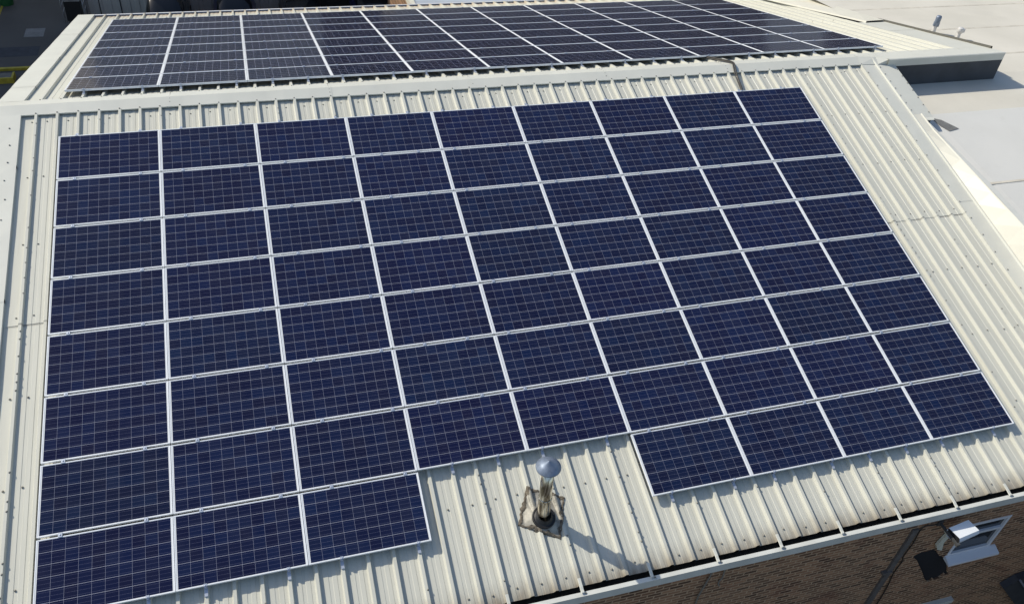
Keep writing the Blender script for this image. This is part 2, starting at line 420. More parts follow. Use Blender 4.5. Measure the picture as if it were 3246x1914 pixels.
# far slope: raised roof end beyond the near slope, with cream fascia and dark wall below it
m = MB(); rows = []
for x in frange(17.64, 21.0, 8):
    rows.append([Vector((x, 0.585, 0.03)), Vector((x, 0.575, 0.205)), Vector((x, 0.60, 0.218)), FS(x, 0.405, -0.079), FS(x, 0.41, -0.10)])
m.grid(rows); m.build('fascia', M_FLASH, BLD)
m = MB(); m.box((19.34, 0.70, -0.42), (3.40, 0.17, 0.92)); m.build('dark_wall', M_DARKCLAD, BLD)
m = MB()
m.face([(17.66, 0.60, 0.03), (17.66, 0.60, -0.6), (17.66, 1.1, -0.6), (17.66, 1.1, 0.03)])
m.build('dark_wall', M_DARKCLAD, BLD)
verge(FS, 21.0, 20.10, [0.35, 2.9, 4.20], True, drop=False)
m = MB()
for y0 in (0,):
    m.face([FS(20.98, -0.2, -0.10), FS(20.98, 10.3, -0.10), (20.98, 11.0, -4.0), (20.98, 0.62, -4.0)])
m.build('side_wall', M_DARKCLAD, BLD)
m = MB(); rows = []
for s in frange(0.16, 4.5, 14): rows.append([FS(20.985, s, -0.09), FS(20.985, s, -0.028), FS(21.03, s, -0.028), FS(21.03, s, -0.16)])
m.grid(rows, flip=True); m.build('edge_strip', simple('grey_edge_trim', (0.12, 0.115, 0.095), 0.8), BLD)
m = MB(); rows = []
for s, x in ((4.12, 20.33), (5.3, 20.23), (7, 20.1), (9.2, 19.93), (10.4, 19.83)):
    rows.append([FS(x, s, -0.075), FS(x + 0.02, s, -0.032), FS(x + 0.6 + (s - 4.12) * 0.05, s, -0.02 + (s - 4.12) * 0.035), FS(x + 0.62 + (s - 4.12) * 0.05, s, -0.3)])
m.grid(rows); m.build('verge_flashing', M_UPST, BLD)

# walls
def wall_with_holes(name, mat, x0, x1, z0, z1, y, holes):
    """front wall in the XZ plane at y with polygonal openings, 0.12 m reveals"""
    bm = bmesh.new()
    def ring(pts):
        vs = [bm.verts.new((x, y, z)) for x, z in pts]
        return vs, [bm.edges.new((vs[i], vs[(i + 1) % len(vs)])) for i in range(len(vs))]
    _, e = ring([(x0, z0), (x1, z0), (x1, z1), (x0, z1)]); allE = list(e); rings = []
    for h in holes:
        v, e = ring(h); allE += e; rings.append(v)
    bmesh.ops.triangle_fill(bm, use_beauty=True, use_dissolve=False, edges=allE, normal=(0, -1, 0))
    for v in rings:
        b = [bm.verts.new((q.co.x, y + (0.14 if len(v) < 8 else 0.03), q.co.z)) for q in v]
        for i in range(len(v)):
            j = (i + 1) % len(v); bm.faces.new((v[i], v[j], b[j], b[i]))
    bmesh.ops.recalc_face_normals(bm, faces=bm.faces)
    me = bpy.data.meshes.new(name); bm.to_mesh(me); bm.free(); me.materials.append(mat)
    return link(name, me, BLD)
WY = -9.14
WIN = [(13.72, -3.985), (14.62, -3.985), (14.62, -3.09), (13.72, -3.09)]
HOLE = [(12.95, -3.70), (13.06, -3.64), (13.16, -3.66), (13.27, -3.64), (13.38, -3.70), (13.47, -3.82), (13.56, -3.93), (13.70, -4.02), (13.83, -4.20), (13.97, -4.42), (14.06, -4.62), (14.15, -4.72), (14.04, -4.71), (14.02, -4.65), (13.97, -4.74), (13.86, -4.77), (13.80, -4.73), (13.78, -4.80), (13.72, -4.80), (13.60, -4.66), (13.40, -4.35), (13.20, -4.06), (13.08, -3.88), (12.96, -3.78)]
WIN2 = [(13.35, -6.75), (14.58, -6.75), (14.58, -5.72), (13.35, -5.72)]
wall_with_holes('front_wall', M_BRICK, LX + 0.1, 24.0, -7.5, -2.50, WY, [WIN, HOLE, WIN2])
m = MB(); m.face([(HX, WY + 0.028, HZ) for HX, HZ in [(12.8, -4.9), (14.25, -4.9), (14.25, -3.5), (12.8, -3.5)]]); m.build('wall_opening', M_VOID, BLD)  # black sheet close behind the hole, its shaded depth put into the colour
m = MB()
m.face([(LX + 0.1, WY, -7.5), (LX + 0.1, 10.9, -7.5), (LX + 0.1, 10.9, -2.6), (LX + 0.1, 0.9, 0.05), (LX + 0.1, WY, -2.5)])
m.build('gable_wall', M_BRICKY, BLD)
m = MB(); m.face([(LX + 0.1, 10.9, -7.5), (20.9, 10.9, -7.5), (20.9, 10.9, -2.5), (LX + 0.1, 10.9, -2.5)]); m.build('back_wall', M_BRICK, BLD)

# front gutter: dark trough, lip and face; straps carry every third rib across it
GZ = -2.445; GI, GO = -9.128, -9.190
m = MB()
m.face([(LX, -8.93, GZ - 0.11), (24, -8.93, GZ - 0.11), (24, GI, GZ - 0.11), (LX, GI, GZ - 0.11)])
m.face([(LX, -8.93, GZ - 0.02), (24, -8.93, GZ - 0.02), (24, -8.93, GZ - 0.11), (LX, -8.93, GZ - 0.11)])
m.face([(LX, GI, GZ - 0.004), (LX, GI, GZ - 0.11), (24, GI, GZ - 0.11), (24, GI, GZ - 0.004)])
m.build('gutter_trough', M_GUT, BLD)
for i, (a, b) in enumerate(((LX - 0.02, 2.6), (2.6, 7.92), (7.92, 13.9), (13.9, 24.0))):
    m = MB(); rows = []
    for x in frange(a, b + 0.02, max(2, int((b - a) / 0.5))):
        w = 0.003 * math.sin(x * 2.3) + 0.002 * math.sin(x * 5.9); d = 0.002 * (i % 2)
        rows.append([(x, GI, GZ - 0.03), (x, GI, GZ + d + w), (x, GO - d, GZ - 0.004 + d + w), (x, GO - d, GZ - 0.175 + w), (x, WY, GZ - 0.18 + w)])
    m.grid(rows); m.build('gutter', M_LIP, BLD)
for k in range(0, 51, 3):
    x = ribx(k); m = MB(); rows = []
    for s, h, w in ((NEAR_END - 0.10, HC + 0.004, 0.019), (NEAR_END + 0.02, HC + 0.004, 0.019), (NEAR_END + 0.06, HC - 0.001, 0.019), (NEAR_END + 0.10, HC + 0.003, 0.019)):
        c = NS(x, s, h)
        rows.append([c + Vector((-w - 0.006, 0, -0.014)), c + Vector((-w, 0, 0)), c + Vector((w, 0, 0)), c + Vector((w + 0.006, 0, -0.014))])
    m.grid(rows, flip=True)
    m.build('gutter_strap', M_FLASH, BLD)
# back gutter
m = MB()
m.face([(LX, 10.93, -2.60), (21, 10.93, -2.60), (21, 11.10, -2.60), (LX, 11.10, -2.60)])
m.face([(LX, 10.925, -2.60), (21, 10.925, -2.60), (21, 10.925, -2.45), (LX, 10.925, -2.45)])
m.build('gutter_trough', M_GUT, BLD)
m = MB(); rows = []
for x in frange(LX, 20.9, 20):
    rows.append([(x, 11.10, -2.60), (x, 11.10, -2.478), (x, 11.145, -2.478), (x, 11.145, -2.62), (x, 10.93, -2.63)])
m.grid(rows); m.build('gutter', M_UPVC, BLD)
for k in range(0, 60):
    x = ribx(k); m = MB(); rows = []
    for s in (FAR_END - 0.05, FAR_END + 0.06, FAR_END + 0.14):
        c = FS(x, s, HC + 0.004 - (0.02 if s > FAR_END + 0.1 else 0)); rows.append([c + Vector((-0.026, 0, -0.015)), c + Vector((-0.019, 0, 0)), c + Vector((0.019, 0, 0)), c + Vector((0.026, 0, -0.015))])
    m.grid(rows); m.build('gutter_strap', M_FLASH, BLD)

# roof screws: each a small dome on a washer
scr = MB()
scr.lathe([(0.0155, 0), (0.0155, 0.004), (0.010, 0.006), (0.0095, 0.012), (0.0, 0.015)], Matrix(), 8)
SCR = scr.mesh('roof_screw', M_SCREW)
pts = []
RN, RF = Matrix.Rotation(PA, 3, 'X'), Matrix.Rotation(-PA, 3, 'X')
def in_near_array(x, s):
    r = (s - 0.9333) / PRN; c = x / PCX
    if 0 < c < 9 and 0 < r < 8: return not (r > 7 and 3 < c < 5)
    return False
for s in (0.425, 1.755, 3.22, 4.63, 6.06, 7.46, 8.85, 10.155):
    for k in range(-1, 51):
        x = ribx(k) + (0.17 if k >= 0 else 0.28)
        if x > 16.95 or (s > 10 and k % 3 == 0 and random.random() < .3): continue
        xx, ss = x + random.uniform(-.012, .012), s + random.uniform(-.02, .02)
        if not in_near_array(xx, ss): pts.append((NS(xx, ss, HT + 0.006), RN))
for k in range(0, 51, 3):       # stitching screws on the lapped ribs
    s = 0.5
    while s < 10.1:
        if not in_near_array(ribx(k), s) and random.random() < 0.75: pts.append((NS(ribx(k) + 0.014, s, HC + 0.001), RN))
        s += random.choice((0.14, 0.30, 0.42, 0.55, 0.7))
for k in range(0, 51):
    pts.append((NS(ribx(k) - 0.005, 0.245, -0.079), RN)); pts.append((FS(ribx(k) - 0.005, 0.375, -0.079), RF))
for xj in cj[1:-1]:
    for s in (0.06, 0.15): pts.append((NS(xj - 0.04, s, -0.079), RN))
    for s in (0.08, 0.2, 0.31): pts.append((FS(xj - 0.04, s, -0.079), RF))
s = 0.55
while s < 10:
    pts.append((NS(-0.80 + 0.02 * math.sin(s * 9), s + 0.05 * math.sin(s * 13), -0.077), RN)); pts.append((NS(17.01, s, -0.078), RN)); s += 0.44
s = 0.4
while s < 2.1:
    pts.append((NS(17.42, s, -0.077), RN)); pts.append((NS(17.83, s + .1, -0.078), RN)); s += 0.24
for x in (9.0, 12.2): pass
for k in range(0, 51, 3): pts.append((Vector((ribx(k) + 0.045, -9.155, GZ + 0.002)), Matrix.Identity(3)))
pts.sort(key=lambda q: (q[0] - CAM).length)
for p, R in pts[:96]:
    o = link('roof_screw', SCR, BLD); o.location = p - BLD.location; o.rotation_euler = R.to_euler()
rest = MB()
for p, R in pts[96:]:
    MM = Matrix.Translation(p) @ R.to_4x4()
    rest.lathe([(0.0155, 0), (0.0155, 0.004), (0.0095, 0.006), (0.0095, 0.012), (0.0, 0.015)], MM, 6)
tag(rest.build('roof_screws', M_SCREW, BLD), None, None, kind='stuff')

# windows in the front wall
def window(poly, transom, sill):
    (x0, z0), (x1, _), (_, z1), _ = poly
    yo = WY - 0.012
    f = MB(); t = 0.054
    f.box(((x0 + x1) / 2, yo + 0.03, z1 - t / 2), (x1 - x0 - 0.004, 0.06, t)); f.box(((x0 + x1) / 2, yo + 0.03, z0 + t / 2), (x1 - x0 - 0.004, 0.06, t))
    for xx in (x0 + t / 2 + 0.002, x1 - t / 2 - 0.002): f.box((xx, yo + 0.031, (z0 + z1) / 2), (t, 0.058, z1 - z0 - 2 * t))
    f.box(((x0 + x1) / 2, yo + 0.03, transom), (x1 - x0 - 2 * t - 0.01, 0.056, 0.06))
    w = f.build('window', M_UPVC, BLD)
    p = MB(); p.box(((x0 + x1) / 2, yo + 0.045, (z0 + z1) / 2), (x1 - x0 - 0.1, 0.012, z1 - z0 - 0.1)); p.build('pane', M_GLASS, w)
    s = MB(); rows = []
    for x in (x0 - 0.03, x1 + 0.12): rows.append([(x, WY + 0.02, z0 + 0.012), (x, WY - 0.02, z0 + 0.006), (x, WY - 0.15, z0 - 0.045), (x, WY - 0.155, z0 - 0.085), (x, WY + 0.0, z0 - 0.06)])
    s.grid(rows)
    for x in (x0 - 0.03, x1 + 0.12): s.face([(x, WY + 0.0, z0 + 0.006), (x, WY - 0.15, z0 - 0.045), (x, WY - 0.155, z0 - 0.085), (x, WY, z0 - 0.06)])
    if sill: s.build('sill', M_UPVC, w)
window(WIN, -3.42, True); window(WIN2, -6.1, False)
m = MB(); m.box((13.97, WY - 0.03, -5.69), (1.36, 0.10, 0.10)); m.build('lintel', M_LIP, BLD)

# ------------------------------------------------------------------ solar panels
def panel_meshes(d, cells):
    fw = 0.012
    f = MB()
    for yy in (-d / 2 + fw / 2, d / 2 - fw / 2): f.box((0, yy, -0.019), (PW, fw, 0.038))
    for xx in (-PW / 2 + fw / 2, PW / 2 - fw / 2): f.box((xx, 0, -0.019), (fw, d - 2 * fw, 0.038))
    fm = f.mesh('frame', M_ALU)
    g = MB(); a, b = PW / 2 - fw + 0.001, d / 2 - fw + 0.001
    q = [(-a, -b, -0.003), (a, -b, -0.003), (a, b, -0.003), (-a, b, -0.003)]
    g.face(q, [(x + PW / 2, y + d / 2) for x, y, z in q])
    gm = g.mesh('glass', cells)
    k = MB(); k.face([(-a, b, -0.008), (a, b, -0.008), (a, -b, -0.008), (-a, -b, -0.008)])
    return fm, gm, k.mesh('backsheet', M_BACK)
FN, GN, BN = panel_meshes(PDN, M_CELLN)
FF, GF, BF = panel_meshes(PDF, M_CELLF)
c = MB(); c.box((0, 0, 0.003), (0.05, 0.056, 0.007)); c.box((0, 0, -0.017), (0.03, 0.02, 0.034)); c.lathe([(0.009, 0.006), (0.009, 0.014), (0, 0.014)], Matrix(), 8)
CLAMP = c.mesh('clamp', M_CLAMP)
c = MB(); c.box((0, 0.006, 0.003), (0.042, 0.034, 0.006)); c.box((0, -0.012, -0.042), (0.04, 0.006, 0.088)); c.box((0, -0.055, -0.075), (0.044, 0.13, 0.018)); c.box((0, -0.02, -0.03), (0.016, 0.012, 0.05)); c.lathe([(0.008, 0.006), (0.008, 0.013), (0, 0.013)], Matrix.Translation((0, -0.002, 0)), 8)
FOOT = c.mesh('end_clamp', M_CLAMP)
ORD = ['first', 'second', 'third', 'fourth', 'fifth', 'sixth', 'seventh', 'eighth', 'ninth', 'tenth', 'eleventh']
def clamp_xs(x0):
    """ribs nearest to a fifth and four fifths of the panel"""
    out = []
    for f in (0.21, 0.79):
        t = x0 + f * PCX; out.append(ribx(round((t - RIB0) / RIBP)) - (x0 + PCX / 2))
    return out
def add_panel(F, Rm, xc, sc, d, meshes, label, group, up_s, first, last, pitch):
    root = thing('solar_panel', label, 'solar panel', F(xc, sc, 0), group)
    root.rotation_euler = Rm.to_euler()
    # small mounting tolerances
    root.rotation_euler.rotate_axis('Z', random.gauss(0, 0.0006)); root.location.z += random.gauss(0, 0.0012)
    for nm, me in zip(('frame', 'glass', 'backsheet'), meshes):
        o = bpy.data.objects.new(nm, me); COL.objects.link(o); o.parent = root
    lx = clamp_xs(xc - PCX / 2)
    for x in lx:
        if first:
            o = bpy.data.objects.new('end_clamp', FOOT); COL.objects.link(o); o.parent = root; o.location = (x, first * d / 2, 0)
            if first > 0: o.rotation_euler = (0, 0, math.pi)
        o = bpy.data.objects.new('end_clamp' if last else 'clamp', FOOT if last else CLAMP); COL.objects.link(o); o.parent = root
        o.location = (x, last * d / 2, 0) if last else (x, up_s * pitch / 2, 0)
        if last and last > 0: o.rotation_euler = (0, 0, math.pi)
S0N = 0.9333
for r in range(8):
    for cc in range(9):
        if r == 7 and cc in (3, 4): continue
        sc = S0N + (r + 0.5) * PRN; xc = (cc + 0.5) * PCX
        last = r == 7 or (r == 6 and cc in (3, 4))
        lab = f'blue solar panel, near roof slope, {ORD[r]} row from ridge, {ORD[cc]} column from left'
        add_panel(NS, RN, xc, sc, PDN, (FN, GN, BN), lab, 'solar panels on the near roof slope', -1, 1 if r == 0 else 0, -1 if last else 0, PRN)
S0F = 0.7238; X0F = -0.048
for r in range(8):
    for cc in range(11):
        sc = S0F + (r + 0.5) * PRF; xc = X0F + (cc + 0.5) * PCX
        lab = f'dark solar panel, far roof slope, {ORD[r]} row from ridge, {ORD[cc]} column from left'
        # local +Y points up the slope, which on the far side is towards the ridge (-y)
        Rm = RF @ Matrix.Rotation(math.pi, 3, 'Z') if False else RF
        add_panel(FS, Rm, xc, sc, PDF, (FF, GF, BF), lab, 'solar panels on the far roof slope', 1, -1 if r == 0 else 0, 1 if r == 7 else 0, PRF)

# ------------------------------------------------------------------ chimney
CB = NS(6.645, 9.267, HT)
CH = thing('flue_pipe', 'stainless steel flue pipe with a conical grey cap rising from the near roof slope', 'flue pipe', CB)
lean = Matrix.Rotation(math.radians(-2.6), 4, 'Y') @ Matrix.Diagonal((1, 1, 1.035, 1))
MC = Matrix.Translation(CB) @ lean
RP = 0.092
m = MB(); m.lathe([(RP, 0.02), (RP, 0.50)], MC, 40); m.lathe([(RP - 0.003, 0.50), (RP - 0.003, 1.17), (RP - 0.012, 1.17), (RP - 0.012, 1.0)], MC, 40); m.build('pipe', M_STEEL, CH)
m = MB(); m.lathe([(RP + 0.001, 0.485), (RP + 0.007, 0.49), (RP + 0.007, 0.52), (RP - 0.002, 0.526)], MC, 40); m.build('joint_band', M_STEEL, CH)
m = MB(); m.lathe([(0.172, 1.165), (0.176, 1.168), (0.172, 1.178), (0.10, 1.232), (0.014, 1.285), (0.009, 1.292), (0, 1.294)], MC, 48); m.lathe([(0.172, 1.165), (0.10, 1.20), (0, 1.24)], MC, 48); m.build('rain_cap', M_CAP, CH)
m = MB()
for k in range(3):
    a = 2 * math.pi * k / 3 + 0.5
    m.box((RP * math.cos(a), RP * math.sin(a), 1.15), (0.02, 0.02, 0.12), MC)
m.build('cap_bracket', M_STEEL, CH)
MS = Matrix.Translation(CB) @ Matrix.Rotation(PA, 4, 'X')
m = MB(); m.lathe([(0.172, 0.035), (0.172, 0.075), (0.160, 0.09), (0.148, 0.078), (0.135, 0.085), (0.118, 0.10), (0.108, 0.12), (0.097, 0.125), (0.094, 0.16)], MS, 40); m.build('rubber_collar', M_RUBBER, CH)
# flashing sheet dressed over the ribs, and the ragged mastic round its edge
Q = [(6.53, 8.77), (7.04, 9.02), (6.81, 9.60), (6.27, 9.29)]
def qpt(a, b):
    x = (1 - a) * ((1 - b) * Q[0][0] + b * Q[3][0]) + a * ((1 - b) * Q[1][0] + b * Q[2][0])
    s = (1 - a) * ((1 - b) * Q[0][1] + b * Q[3][1]) + a * ((1 - b) * Q[1][1] + b * Q[2][1])
    return x, s
m = MB(); rows = []
for j in range(41):
    r = []
    for i in range(41):
        x, s = qpt(i / 40, j / 40); d = math.hypot(x - 6.645, s - 9.267)
        h = prof_h(x); h = max(h, HT + 0.052 * max(0, min(1, (0.30 - d) / 0.14))) + 0.007
        r.append(NS(x, s, h + 0.002 * math.sin(31 * x) * math.sin(27 * s)))
    rows.append(r)
m.grid(rows, smooth=True, flip=True); m.build('flashing_sheet', M_LEAD, CH)
m = MB()
for e in range(4):
    rows = []
    n = 60
    for i in range(n + 1):
        t = i / n
        a, b = [(t, 0), (1, t), (1 - t, 1), (0, 1 - t)][e]
        x, s = qpt(a, b); x += (0.007 * math.sin(i * 0.20 + e * 2) + 0.005 * math.sin(i * 0.8 + e)) * math.sin(math.pi * t); s += (0.007 * math.sin(i * 0.17 + e * 1.7 + 1) + 0.005 * math.sin(i * 0.63)) * math.sin(math.pi * t); cx, cs = 6.66 - x, 9.18 - s; l = math.hypot(cx, cs); cx, cs = cx / l, cs / l
        k = 0.6 + 0.4 * math.sin(i * 0.23 + e * 2.4); wo = 0.012 + 0.005 * math.sin(i * 0.7 + e) + 0.004 * random.random(); wi = (0.060 + 0.012 * math.sin(i * 0.45 + e * 3) + 0.008 * random.random()) * max(0.45, k)
        r = []
        for w, hh in ((-wo, 0.002), (-wo * 0.5, 0.009 + 0.003 * random.random()), (0, 0.012 + 0.004 * random.random()), (wi * 0.6, 0.012 + 0.004 * random.random()), (wi, 0.008)):
            xx, ss = x + cx * w, s + cs * w
            d = math.hypot(xx - 6.645, ss - 9.267)
            r.append(NS(xx, ss, max(prof_h(xx), HT + 0.052 * max(0, min(1, (0.30 - d) / 0.14)) if w >= 0 else -9) + hh))
        rows.append(r)
    m.grid(rows, smooth=True, flip=True)
m.build('mastic_border', M_MASTIC, CH)

# ------------------------------------------------------------------ cables
def ztube(name, path, r, mat, label, cat, n=8):
    m = MB(); P = [Vector(p) for p in path]; out = []
    for i in range(len(P) - 1):
        p0, p1, p2, p3 = P[max(i - 1, 0)], P[i], P[i + 1], P[min(i + 2, len(P) - 1)]
        for k in range(8):
            t = k / 8; out.append(0.5 * ((2 * p1) + (p2 - p0) * t + (2 * p0 - 5 * p1 + 4 * p2 - p3) * t * t + (3 * p1 - p0 - 3 * p2 + p3) * t ** 3))
    out.append(P[-1]); m.tube(out, r, n); o = m.build(name, mat); return tag(o, label, cat)
m = MB()
CABLES = thing('cable_bundle', 'black cables crossing the cream ridge between the two arrays', 'cables', NS(13.6, 0, 0))
for dx, lift, r in ((0.0, 0.0, 0.014), (0.035, 0.006, 0.014), (0.015, 0.026, 0.013)):
    path = [FS(13.40 + dx, 0.95, -0.06), FS(13.46 + dx, 0.70, -0.055 + lift), FS(13.56 + dx, 0.42, -0.050 + lift), FS(13.66 + dx, 0.2, -0.045 + lift), NS(13.70 + dx, 0.02, -0.04 + lift), NS(13.67 + dx * (1 + lift * 30), 0.16, -0.04 + lift), NS(13.62 + dx * (1 + lift * 20), 0.4, -0.055 + lift), NS(13.58 + dx, 0.7, -0.06 + lift), NS(13.55 + dx * .6, 0.98, -0.07)]
    pts2 = []
    for i in range(len(path) - 1):
        p0, p1, p2, p3 = path[max(i - 1, 0)], path[i], path[i + 1], path[min(i + 2, len(path) - 1)]
        for k in range(6):
            t = k / 6; pts2.append(0.5 * ((2 * p1) + (p2 - p0) * t + (2 * p0 - 5 * p1 + 4 * p2 - p3) * t * t + (3 * p1 - p0 - 3 * p2 + p3) * t ** 3))
    mm = MB(); mm.tube(pts2, r, 8); mm.build('cable', M_CABLE, CABLES)
M_WIRE = simple('grey_wire', (0.20, 0.18, 0.15), 0.7)
ztube('hanging_wire', [(8.93, WY - 0.03, -2.60), (8.90, WY - 0.03, -2.9), (8.86, WY - 0.025, -3.3), (8.88, WY - 0.025, -3.8), (8.90, WY - 0.02, -4.5)], 0.013, M_WIRE, 'thin pale grey wire hanging down the brick wall, the longer one', 'wire')
ztube('hanging_wire', [(9.13, WY - 0.03, -2.60), (9.15, WY - 0.03, -2.85), (9.12, WY - 0.03, -3.0), (9.16, WY - 0.03, -3.1)], 0.012, M_WIRE, 'short broken wire end dangling below the gutter on brick', 'wire')
M_DUCT = simple('dark_conduit', (0.115, 0.10, 0.09), 0.8, 0, 0.25, 6)
m = MB(); m.box((12.555, WY - 0.018, -4.75), (0.115, 0.036, 3.9)); m.box((12.50, WY - 0.03, -3.98), (0.19, 0.06, 0.05))
tag(m.build('conduit', M_DUCT), 'dark flat conduit running straight down the brick wall', 'conduit')
ztube('black_wire', [(13.02, WY - 0.02, -2.74), (12.9, WY - 0.02, -2.79), (12.72, WY - 0.02, -2.76), (12.66, WY - 0.02, -2.86), (12.69, WY - 0.02, -3.2), (12.67, WY - 0.02, -3.6), (12.72, WY - 0.02, -3.75), (12.70, WY - 0.02, -4.1), (12.77, WY - 0.02, -4.6), (12.80, WY - 0.02, -5.3), (12.83, WY - 0.02, -6.5)], 0.010, M_CABLE, 'black wire clipped crookedly beside the dark conduit on brick', 'wire')

# floodlight on its arm
FL = thing('floodlight', 'white metal floodlight housing on an arm in front of the brick wall', 'floodlight', (13.02, WY, -2.76))
M_WHITE = simple('white_enamel', (0.78, 0.80, 0.82), 0.28, 0, 0.03, 5)
m = MB()
A, B, D_, G_ = Vector((13.02, -9.307, -2.70)), Vector((13.445, -9.25, -2.70)), Vector((13.478, -9.438, -2.705)), Vector((13.07, -9.512, -2.705))
ax = (B - A).normalized(); dn = Vector((0, 0, -1)); fr = (G_ - A).normalized()
sec = [(0, 0), (0.0, 0), (0.21, 0.0), (0.235, 0.05), (0.215, 0.15), (0.20, 0.15), (0.0, 0.16)]
sec = [(0.0, 0.0), (0.207, 0.004), (0.235, 0.055), (0.22, 0.15), (0.03, 0.17), (-0.01, 0.06)]
a = [A + fr * u + dn * v for u, v in sec]; b = [q + ax * 0.425 - fr * 0 for q in a]
b = [q + (Vector((0.0, 0, 0)) if i not in (3, 4) else dn * -0.04) for i, q in enumerate(b)]
for i in range(len(a)):
    j = (i + 1) % len(a); m.face([a[i], a[j], b[j], b[i]])
m.face(b)
m.build('housing', M_WHITE, FL)
m = MB(); ctr = sum(a, Vector()) / len(a)
m.face([ctr + (q - ctr) * 0.98 + ax * 0.03 for q in a][::-1]); m.build('lamp_opening', M_VOID, FL)  # black sheet standing in for the shaded inside of the housing
m = MB(); m.box((13.03, -9.35, -2.80), (0.035, 0.44, 0.035)); m.box((13.03, -9.56, -2.79), (0.06, 0.04, 0.05)); m.box((13.02, WY - 0.012, -2.79), (0.09, 0.024, 0.12)); m.build('arm', simple('arm_paint', (0.06, 0.06, 0.058), 0.6), FL)
# pale plate lamp lower on the wall
m = MB()
m.prism([(0.02, 0.27), (0.10, 0.12), (0.07, -0.02), (0.15, -0.26), (0.03, -0.20), (-0.05, -0.06), (-0.03, 0.05)], 0.045, Matrix(((1, 0, 0, 13.28), (0, 0, -1, WY - 0.01), (0, 1, 0, -3.38), (0, 0, 0, 1))))
m.box((13.27, WY - 0.04, -3.10), (0.03, 0.08, 0.03))
tag(m.build('bulkhead_lamp', simple('pale_plastic', (0.62, 0.60, 0.48), 0.5, 0, 0.1, 8)), 'pale greenish plate lamp tilted on the brick wall beside the dark opening', 'wall lamp')

# dark steel stair landing at the lower right
ST = thing('stair_landing', 'dark steel stair landing with a thin rail against the brick wall, lower right', 'stairs', (16.3, WY, -7.5))
M_DST = simple('dark_steel', (0.05, 0.052, 0.058), 0.6, 0.2, 0.2, 4)
m = MB(); m.prism([(15.95, -5.38), (16.9, -5.2), (18.4, -5.1), (18.4, -7.4), (17.3, -7.4), (15.72, -5.6)], 0.12, Matrix(((1, 0, 0, 0), (0, 0, -1, WY - 0.01), (0, 1, 0, 0), (0, 0, 0, 1)))); m.build('side_plate', M_DST, ST)
m = MB()
m.tube([(15.85, WY - 0.2, -5.25), (16.62, WY - 0.2, -6.13), (17.4, WY - 0.2, -7.0)], 0.022, 8)
m.build('handrail', simple('grey_rail', (0.16, 0.16, 0.18), 0.5), ST)
for k in range(3):
    m = MB(); t = 0.2 + 0.28 * k; m.tube([(15.85 + 1.55 * t, WY - 0.19, -5.25 - 1.75 * t), (16.12 + 1.55 * t, WY - 0.19, -5.0 - 1.75 * t)], 0.012, 6); m.build('rail_bar', M_DUCT, ST)

# ------------------------------------------------------------------ neighbouring flat roofed building
FRB = thing('flat_roof_building', 'large building with a pale beige membrane roof right of the ribbed roof', 'building', (40, 3, -7.5))
def zr(y):
    if y < -0.79: return -0.50 + 0.133 * (y + 0.79)
    if y > 0.9: return -0.50 - 0.125 * (y - 0.9)
    return -0.50
XR = 75.0
def memb(ya, yb, xl, mat, n=6):
    m = MB(); rows = []
    for y in frange(ya, yb, n): rows.append([(xl(y) if callable(xl) else xl, y, zr(y)), (XR, y, zr(y))])
    m.grid(rows, flip=True); return m.build('roof_membrane', mat, FRB)
memb(-0.79, 0.9, 17.7, M_MEMB); memb(0.9, 22.5, 20.6, M_MEMB)
m = MB(); rows = []
for y in frange(-24, -0.79, 20): rows.append([(17.62, y, zr(y) - 0.03), (18.1, y, zr(y)), (XR, y, zr(y))])
m.grid(rows); m.build('roof_membrane', M_MEMB2, FRB)
def seam(y, x0, x1=XR):
    m = MB(); z = zr(y); m.box(((x0 + x1) / 2, y, z + 0.002), (x1 - x0, 0.07, 0.008)); m.build('seam', M_SEAM, FRB)
for y in (2.2, 4.35, 6.5, 8.6, 10.7, 13, 15.3, 17.6): seam(y, 21.0)
seam(-3.15, 17.75); seam(-5.5, 17.75); seam(-7.8, 17.75)
# cream sloping upstand between the ribbed roof and the flat roof, with a coping
m = MB(); rows = []
for y in frange(-1.02, -9.2, 16):
    s = (RY - y) / CA; top = zr(y) + 0.163
    b = NS(17.372, s, -0.072)
    rows.append([(17.372, y, b.z), (17.56, y, max(top, b.z + 0.01)), (17.585, y, max(top, b.z + 0.01) + 0.018)])
m.grid(rows); m.build('upstand', M_UPST, FRB)
m = MB(); rows = []
for y in frange(-1.3, -9.2, 16):
    top = zr(y) + 0.18 + 0.004 * math.sin(y * 3); w = 0.05 + 0.11 * min(1, max(0, (-y - 1.2) / 2.2))
    rows.append([(17.583, y, top + 0.003), (17.585 + w, y, top - 0.012), (17.60 + w, y, top - 0.05), (17.68 + w, y, zr(y) - 0.03)])
m.grid(rows); m.build('coping', simple('coping_sheet', (0.67, 0.655, 0.59), 0.5, 0, 0.05, 3, 0.2, 4), FRB)
m = MB(); m.face([(17.62, -9.2, -7.5), (XR, -9.2, -7.5), (XR, -9.2, zr(-9.2) - .1), (17.62, -9.2, zr(-9.2) - .1)]); m.build('front_wall', M_BRICK, FRB)
# torn dark flap lying on the membrane below the end of the verge strip
m = MB()
q = [(18.02, -0.92), (18.22, -1.02), (18.46, -1.36), (18.16, -1.42), (18.05, -1.2)]
m.face([(x, y, zr(y) + 0.012) for x, y in q][::-1]); m.face([(x, y, zr(y) - 0.015) for x, y in q])
tag(m.build('loose_felt', simple('grey_felt', (0.16, 0.16, 0.155), 0.9, 0, 0.15, 12)), 'grey scrap of felt lying at the end of the verge strip', 'felt scrap')
